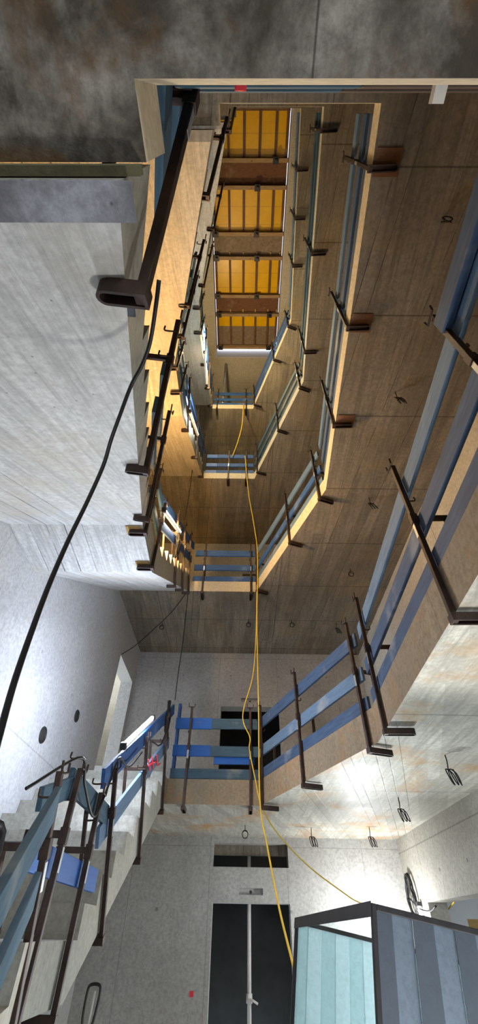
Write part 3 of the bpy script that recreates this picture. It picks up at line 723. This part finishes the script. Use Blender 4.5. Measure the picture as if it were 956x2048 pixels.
# ------------------------------------------------------------------ wire stubs out of the soffits
stubs1 = [(.08, 8.23, 0), (1.15, 8.34, 1), (2.07, 8.25, 1), (1.99, 6.21, 1), (1.975, 4.47, 1)]
stubs2 = [(.134, 7.85, 0), (1.056, 7.83, 0), (-1.74, 8.0, 0), (1.976, 6.05, 0), (1.937, 4.28, 1), (1.874, 2.51, 1), (1.85, .72, 0), (2.025, 7.93, 1)]
W1 = ['in front of the vent opening', 'in the middle of the far row', 'at the right of the far row', 'nearer, by the slanting edge', 'nearest, under the right side']
W2 = ['above the dark lift opening', 'right of the yellow cable', 'beside the slung cable', 'third from the near end', 'second from the near end', 'near the upper right', 'nearest of all', 'in the far right corner']
for L_, st, WL in ((1, stubs1, W1), (2, stubs2, W2)):
    for i, (x, y, typ) in enumerate(st):
        rnd = random.Random(i*7+L_); z = ZS[L_]
        pts = [V((x, y, z+.01)), V((x, y, z-.06))]
        if typ == 0:
            for j in range(15): t = j*.9; pts.append(V((x+.045*math.sin(t), y+.02*math.cos(t*.5), z-.12+.05*math.cos(t))))
        else:
            for j in range(3):
                o = .035*(j-1); pts += [V((x+.03+o, y+.02, z-.15)), V((x+.05+o, y+.03*rnd.random(), z-.24)), V((x+.015+o, y-.02, z-.22)), V((x+o, y, z-.12))]
        sb = MB().tube(smooth_path(pts, 4), .006, 5).build('wire_stub', M['cable_black'], None, 0, True)
        tag(sb, 'curled black wire stub under the %s soffit, %s' % (LEV[L_], WL[i]), 'wire', 'wire stubs of the soffits')

# ------------------------------------------------------------------ props and pipes
def prop(x, y, z0, z1, r, mat, label, coupler, name='steel_prop'):
    rr = empty(name, Matrix.Translation((x, y, z0)))
    MB().tube([(0, 0, 0), (0, 0, z1-z0)], r, 14).build('tube', mat, rr, 0, True)
    c = coupler-z0
    MB().tube([(0, 0, c-.05), (0, 0, c+.05)], r*1.5, 14).build('collar', mat, rr, 0, True)
    m = MB(); m.tube([(0, -r, c), (.06, -r-.03, c-.02), (.13, -r-.03, c-.05)], .014, 8); m.build('handle', mat, rr)
    MB().box((-.06, -.06, 0), (.06, .06, .012)).build('foot_plate', mat, rr)
    tag(rr, label, 'pipe'); return rr
prop(.168, YF+.37, .0, 2.75, .032, plain('white_pipe', (.62, .59, .56), .5, var=.1), 'white upright pipe in the middle of the ground floor lift opening', .95, 'white_pipe')
q = on((452, 728), 2, ZR)
prop(q.x, q.y, ZT[4], ZR-.004, .045, M['steel_grey'], 'grey upright pipe standing on the top gallery below the roof opening', ZT[4]+.9)

# ------------------------------------------------------------------ tilted glazed box
e1 = V((-.13900, .99016, -.01606)).normalized(); e2 = V((.97806, .13612, -.15773)); e2 = (e2-e1*e2.dot(e1)).normalized(); e3 = e2.cross(e1).normalized()
if e3.z > 0: e3 = -e3
D_ = 2.8; A_ = EYE + V((.2265788, .97296441, .0447471))*D_; WG, LG = .5664*D_, 2.0
HG = (A_.z + e2.z*LG)/-e3.z - .004
if e1.z < 0: HG = (A_.z + e2.z*LG + e1.z*WG)/-e3.z - .004
r = empty('glazed_box')
r.matrix_world = Matrix(((e2.x, e1.x, -e3.x, A_.x), (e2.y, e1.y, -e3.y, A_.y), (e2.z, e1.z, -e3.z, A_.z), (0, 0, 0, 1)))
t = .024; fm = M['steel_dark']
for (x, y) in ((0, 0), (0, WG-t), (LG-t, 0), (LG-t, WG-t)): MB().box((x, y, -HG), (x+t, y+t, 0)).build('corner_post', fm, r, .003)
for z in (-t, -HG):
    for y in (0, WG-t): MB().box((t, y, z), (LG-t, y+t, z+t)).build('long_rail', fm, r, .003)
    for x in (0, LG-t): MB().box((x, t, z), (x+t, WG-t, z+t)).build('short_rail', fm, r, .003)
MB().box((-.004, .0, -.05), (-.002, WG, .006)).build('top_strip', fm, r)
MB().box((.012, t, -HG+t), (.020, WG-t, -t)).build('glass_pane', M['glass'], r)
def corrug(y, d, mat, name):
    m = MB(); sw = .10; n = int((LG-2*t)/sw)+1
    for i in range(n):
        x0 = .0+sw*i; x1 = min(x0+sw, LG-t); x0 = max(x0, t)
        o = d*.006*(i % 2); m.box((x0, y+min(o, o+d*.004), -HG+t), (x1, y+max(o, o+d*.004), -t))
    return m.build(name, mat, r)
corrug(.010, 1, M['panel_dark'], 'side_panel'); corrug(WG-.020, 1, M['panel_pale'], 'side_panel')
MB().box((t, t, -HG+.004), (LG-t, WG-t, -HG+.02)).build('base_board', M['panel_dark'], r)
tag(r, 'dark framed box with a glass end and striped slate side panel, tilted at lower right', 'glazed box')

# ------------------------------------------------------------------ pallet truck handle
hp = on((190, 1970), 1, 6.4)
r = empty('pallet_truck', Matrix.Translation((hp.x-.08, 6.4, 0)))
lean = V((.10, .0, 1.0)); top = V((hp.x-(hp.x-.08), 0, hp.z))
m = MB(); lp = []
for (x, z) in ((-.028, -.34), (-.06, -.22), (-.065, -.06), (-.045, 0), (.045, 0), (.065, -.06), (.05, -.22), (.02, -.34)): lp.append(top+V((x+.02*z, 0, z)))
m.tube(smooth_path(lp, 4), .013, 8); m.build('grip_loop', M['steel_dark'], r, 0, True)
MB().tube([V((0, 0, .22)), top+V((-.01, 0, -.33))], .02, 10).build('shaft', M['steel_grey'], r, 0, True)
MB().tube([top+V((0, 0, -.33)), top+V((.012, 0, -.04))], .010, 8).build('release_lever', M['white_plastic'], r, 0, True)
m = MB(); m.box((-.12, -.1, .08), (.12, .1, .24)); m.build('pump_body', M['orange'], r, .02)
for sx in (-1, 1): MB().box((sx*.18-.07, -1.15, .05), (sx*.18+.07, -.1, .10)).build('fork', M['orange'], r, .01)
MB().box((-.25, -.12, .05), (.25, -.06, .22)).build('cross_member', M['orange'], r, .01)
for sx in (-1, 1): MB().tube([(sx*.04, 0, .08), (sx*.11, 0, .08)], .08, 16).build('wheel', M['steel_dark'], r)
tag(r, 'pallet truck with upright looped handle standing before the grey front wall', 'pallet truck')

# small red square paint mark on the front wall
q = on((383, 1988), 1, YF-.001)
tag(MB().box((q.x-.03, YF-.003, q.z-.03), (q.x+.03, YF-.0005, q.z+.03)).build('paint_mark', M['red_paint']), 'small red square paint mark on the grey front wall left of the lift opening', 'paint mark')
# dark packing plate on the flight soffit beside the nearest clamp
def on_soffit(px, k=2):
    s = SL[k]; sl = s['tL'].z/s['tL'].y; n_ = V((0, -sl, 1)); d = ray(px); P0 = V((0, s['a'][1], s['ls']))
    return EYE + d*((P0-EYE).dot(n_)/d.dot(n_))
cr = [on_soffit(q) for q in ((228, 584), (266, 584), (272, 632), (235, 628))]
tag(MB().prism([q+V((0, 0, -.012)) for q in cr], (0, 0, .011)).build('packing_plate', M['slate']), 'dark grey flat packing plate under the bluish stair flight beside the nearest clamp', 'plate')
for i, y in enumerate(posts_right[2]):
    x = interp(NR, R1, y); o = MB().box((.015, -.14, -.0125), (.235, .06, -.001)).build('packing_plate', M['ply_brown'], None, .002)
    o.location = (x, y, ZS[2]); tag(o, 'reddish brown packing board under the %s clamp on the right of the second gallery' % ('nearest', 'middle', 'farthest')[i], 'plate', 'brown packing boards')
board((1.118, .87, ZT[1]), (1.095, .0, ZT[1]), .755, .90, (0, 0, 1), (-1, 0, 0), M['blue_worn'], 'thick grey blue lap board end at upper right of the first gallery', 'guard boards of the first gallery', inset=.045, th=.045)
# raw wood packing blocks at the clamps of the landing overhead
for i, y in enumerate((3.14, 3.72)):
    o = MB().box((-.17, -.065, -.012), (-.02, .065, 0)).build('packing_block', M['wood_raw'], None, .002)
    o.location = (-1.05, y, ZS[1]+1.693); tag(o, 'yellow wood packing piece at the %s clamp of the landing overhead' % ('nearer', 'farther')[i], 'wood block', 'yellow packing pieces')
# openings for pipes in the left wall
for i, (px, ro) in enumerate((((85, 1470), .085), ((153, 1432), .075))):
    q = on(px, 0, XL+.002); r = empty('pipe_sleeve', Matrix.Translation((XL+.001, q.y, q.z)))
    ring = [V((0, ro*math.cos(t*math.pi/10), ro*math.sin(t*math.pi/10))) for t in range(20)]
    MB().tube([v+V((.006, 0, 0)) for v in ring], .012, 6, True).build('rim', M['steel_dark'], r)
    MB().prism([v*.95 for v in ring], (.004, 0, 0)).build('dark_hole', M['ink'], r)
    tag(r, 'round dark pipe sleeve in the pale left wall, %s' % ('nearer and larger', 'farther and smaller')[i], 'pipe sleeve', 'pipe sleeves in the left wall')

# ------------------------------------------------------------------ light
w = bpy.data.worlds.new('sky'); S.world = w; w.use_nodes = True
bg = w.node_tree.nodes['Background']; bg.inputs[0].default_value = (.78, .89, 1.0, 1); bg.inputs[1].default_value = 2.4
def lamp(name, typ, loc, energy, col, size=.3, target=None, spread=None):
    l = bpy.data.lights.new(name, typ); l.energy = energy; l.color = col
    if typ == 'AREA': l.size = size
    else: l.shadow_soft_size = size
    if spread: l.spread = spread
    o = bpy.data.objects.new(name, l); COL.objects.link(o); o.location = loc
    if target is not None: o.rotation_euler = (V(target)-V(loc)).to_track_quat('-Z', 'Y').to_euler()
    return o
# tube lamp lights, then added unseen fill lights, then the side room daylight
lamp('stair_tube_light', 'POINT', LP[1]+V((-.08, 0, .12)), 130, COOL, .12)
lamp('gallery_tube_light', 'POINT', LP[2]+V((-.20, 0, .12)), 450, WARM, .12)
lamp('upper_tube_light', 'POINT', LP[3]+V((-.15, 0, .12)), 160, SOFT, .2)
lamp('top_tube_light', 'POINT', LP[4]+V((.15, 0, .9)), 330, (1, .76, .40), .12)
lamp('ground_work_light', 'POINT', (2.1, 8.62, 1.70), 100, (.95, .98, 1), .10)
lamp('stairwell_floor_fill', 'AREA', (1.1, 2.6, .15), 72, (1, .975, .93), .5, (.3, 3.3, 3))  # unseen upward light added to brighten the stair soffits
lamp('behind_box_fill', 'AREA', (1.5, 6.2, .9), 70, (.9, .97, 1), .3, (1.0, 4.4, 1.2))  # added out of sight behind the box to brighten its pale panel
lamp('gallery_fill', 'POINT', (2.3, 2.5, 4.6), 5, WARM, .15)  # no fixture here; weak warm fill put in for the second gallery soffit
lamp('entrance_fill', 'AREA', (1.2, -2.6, 2.3), 30, (1, .97, .92), .8, (0, 6, 1.5))  # fill added behind the camera for the near soffit and box side
lamp('side_room_daylight', 'AREA', (-6.6, 9, 4.8), 300, (.75, .87, 1), 1.6, (-2.4, 8.6, 4.4))
vs = S.view_settings; vs.view_transform = 'Standard'; vs.look = 'None'; vs.gamma = 1; vs.use_curve_mapping = False; vs.exposure = 0.18
S.cycles.use_denoising = True; S.cycles.max_bounces = 8; S.cycles.diffuse_bounces = 5; S.cycles.sample_clamp_indirect = 6
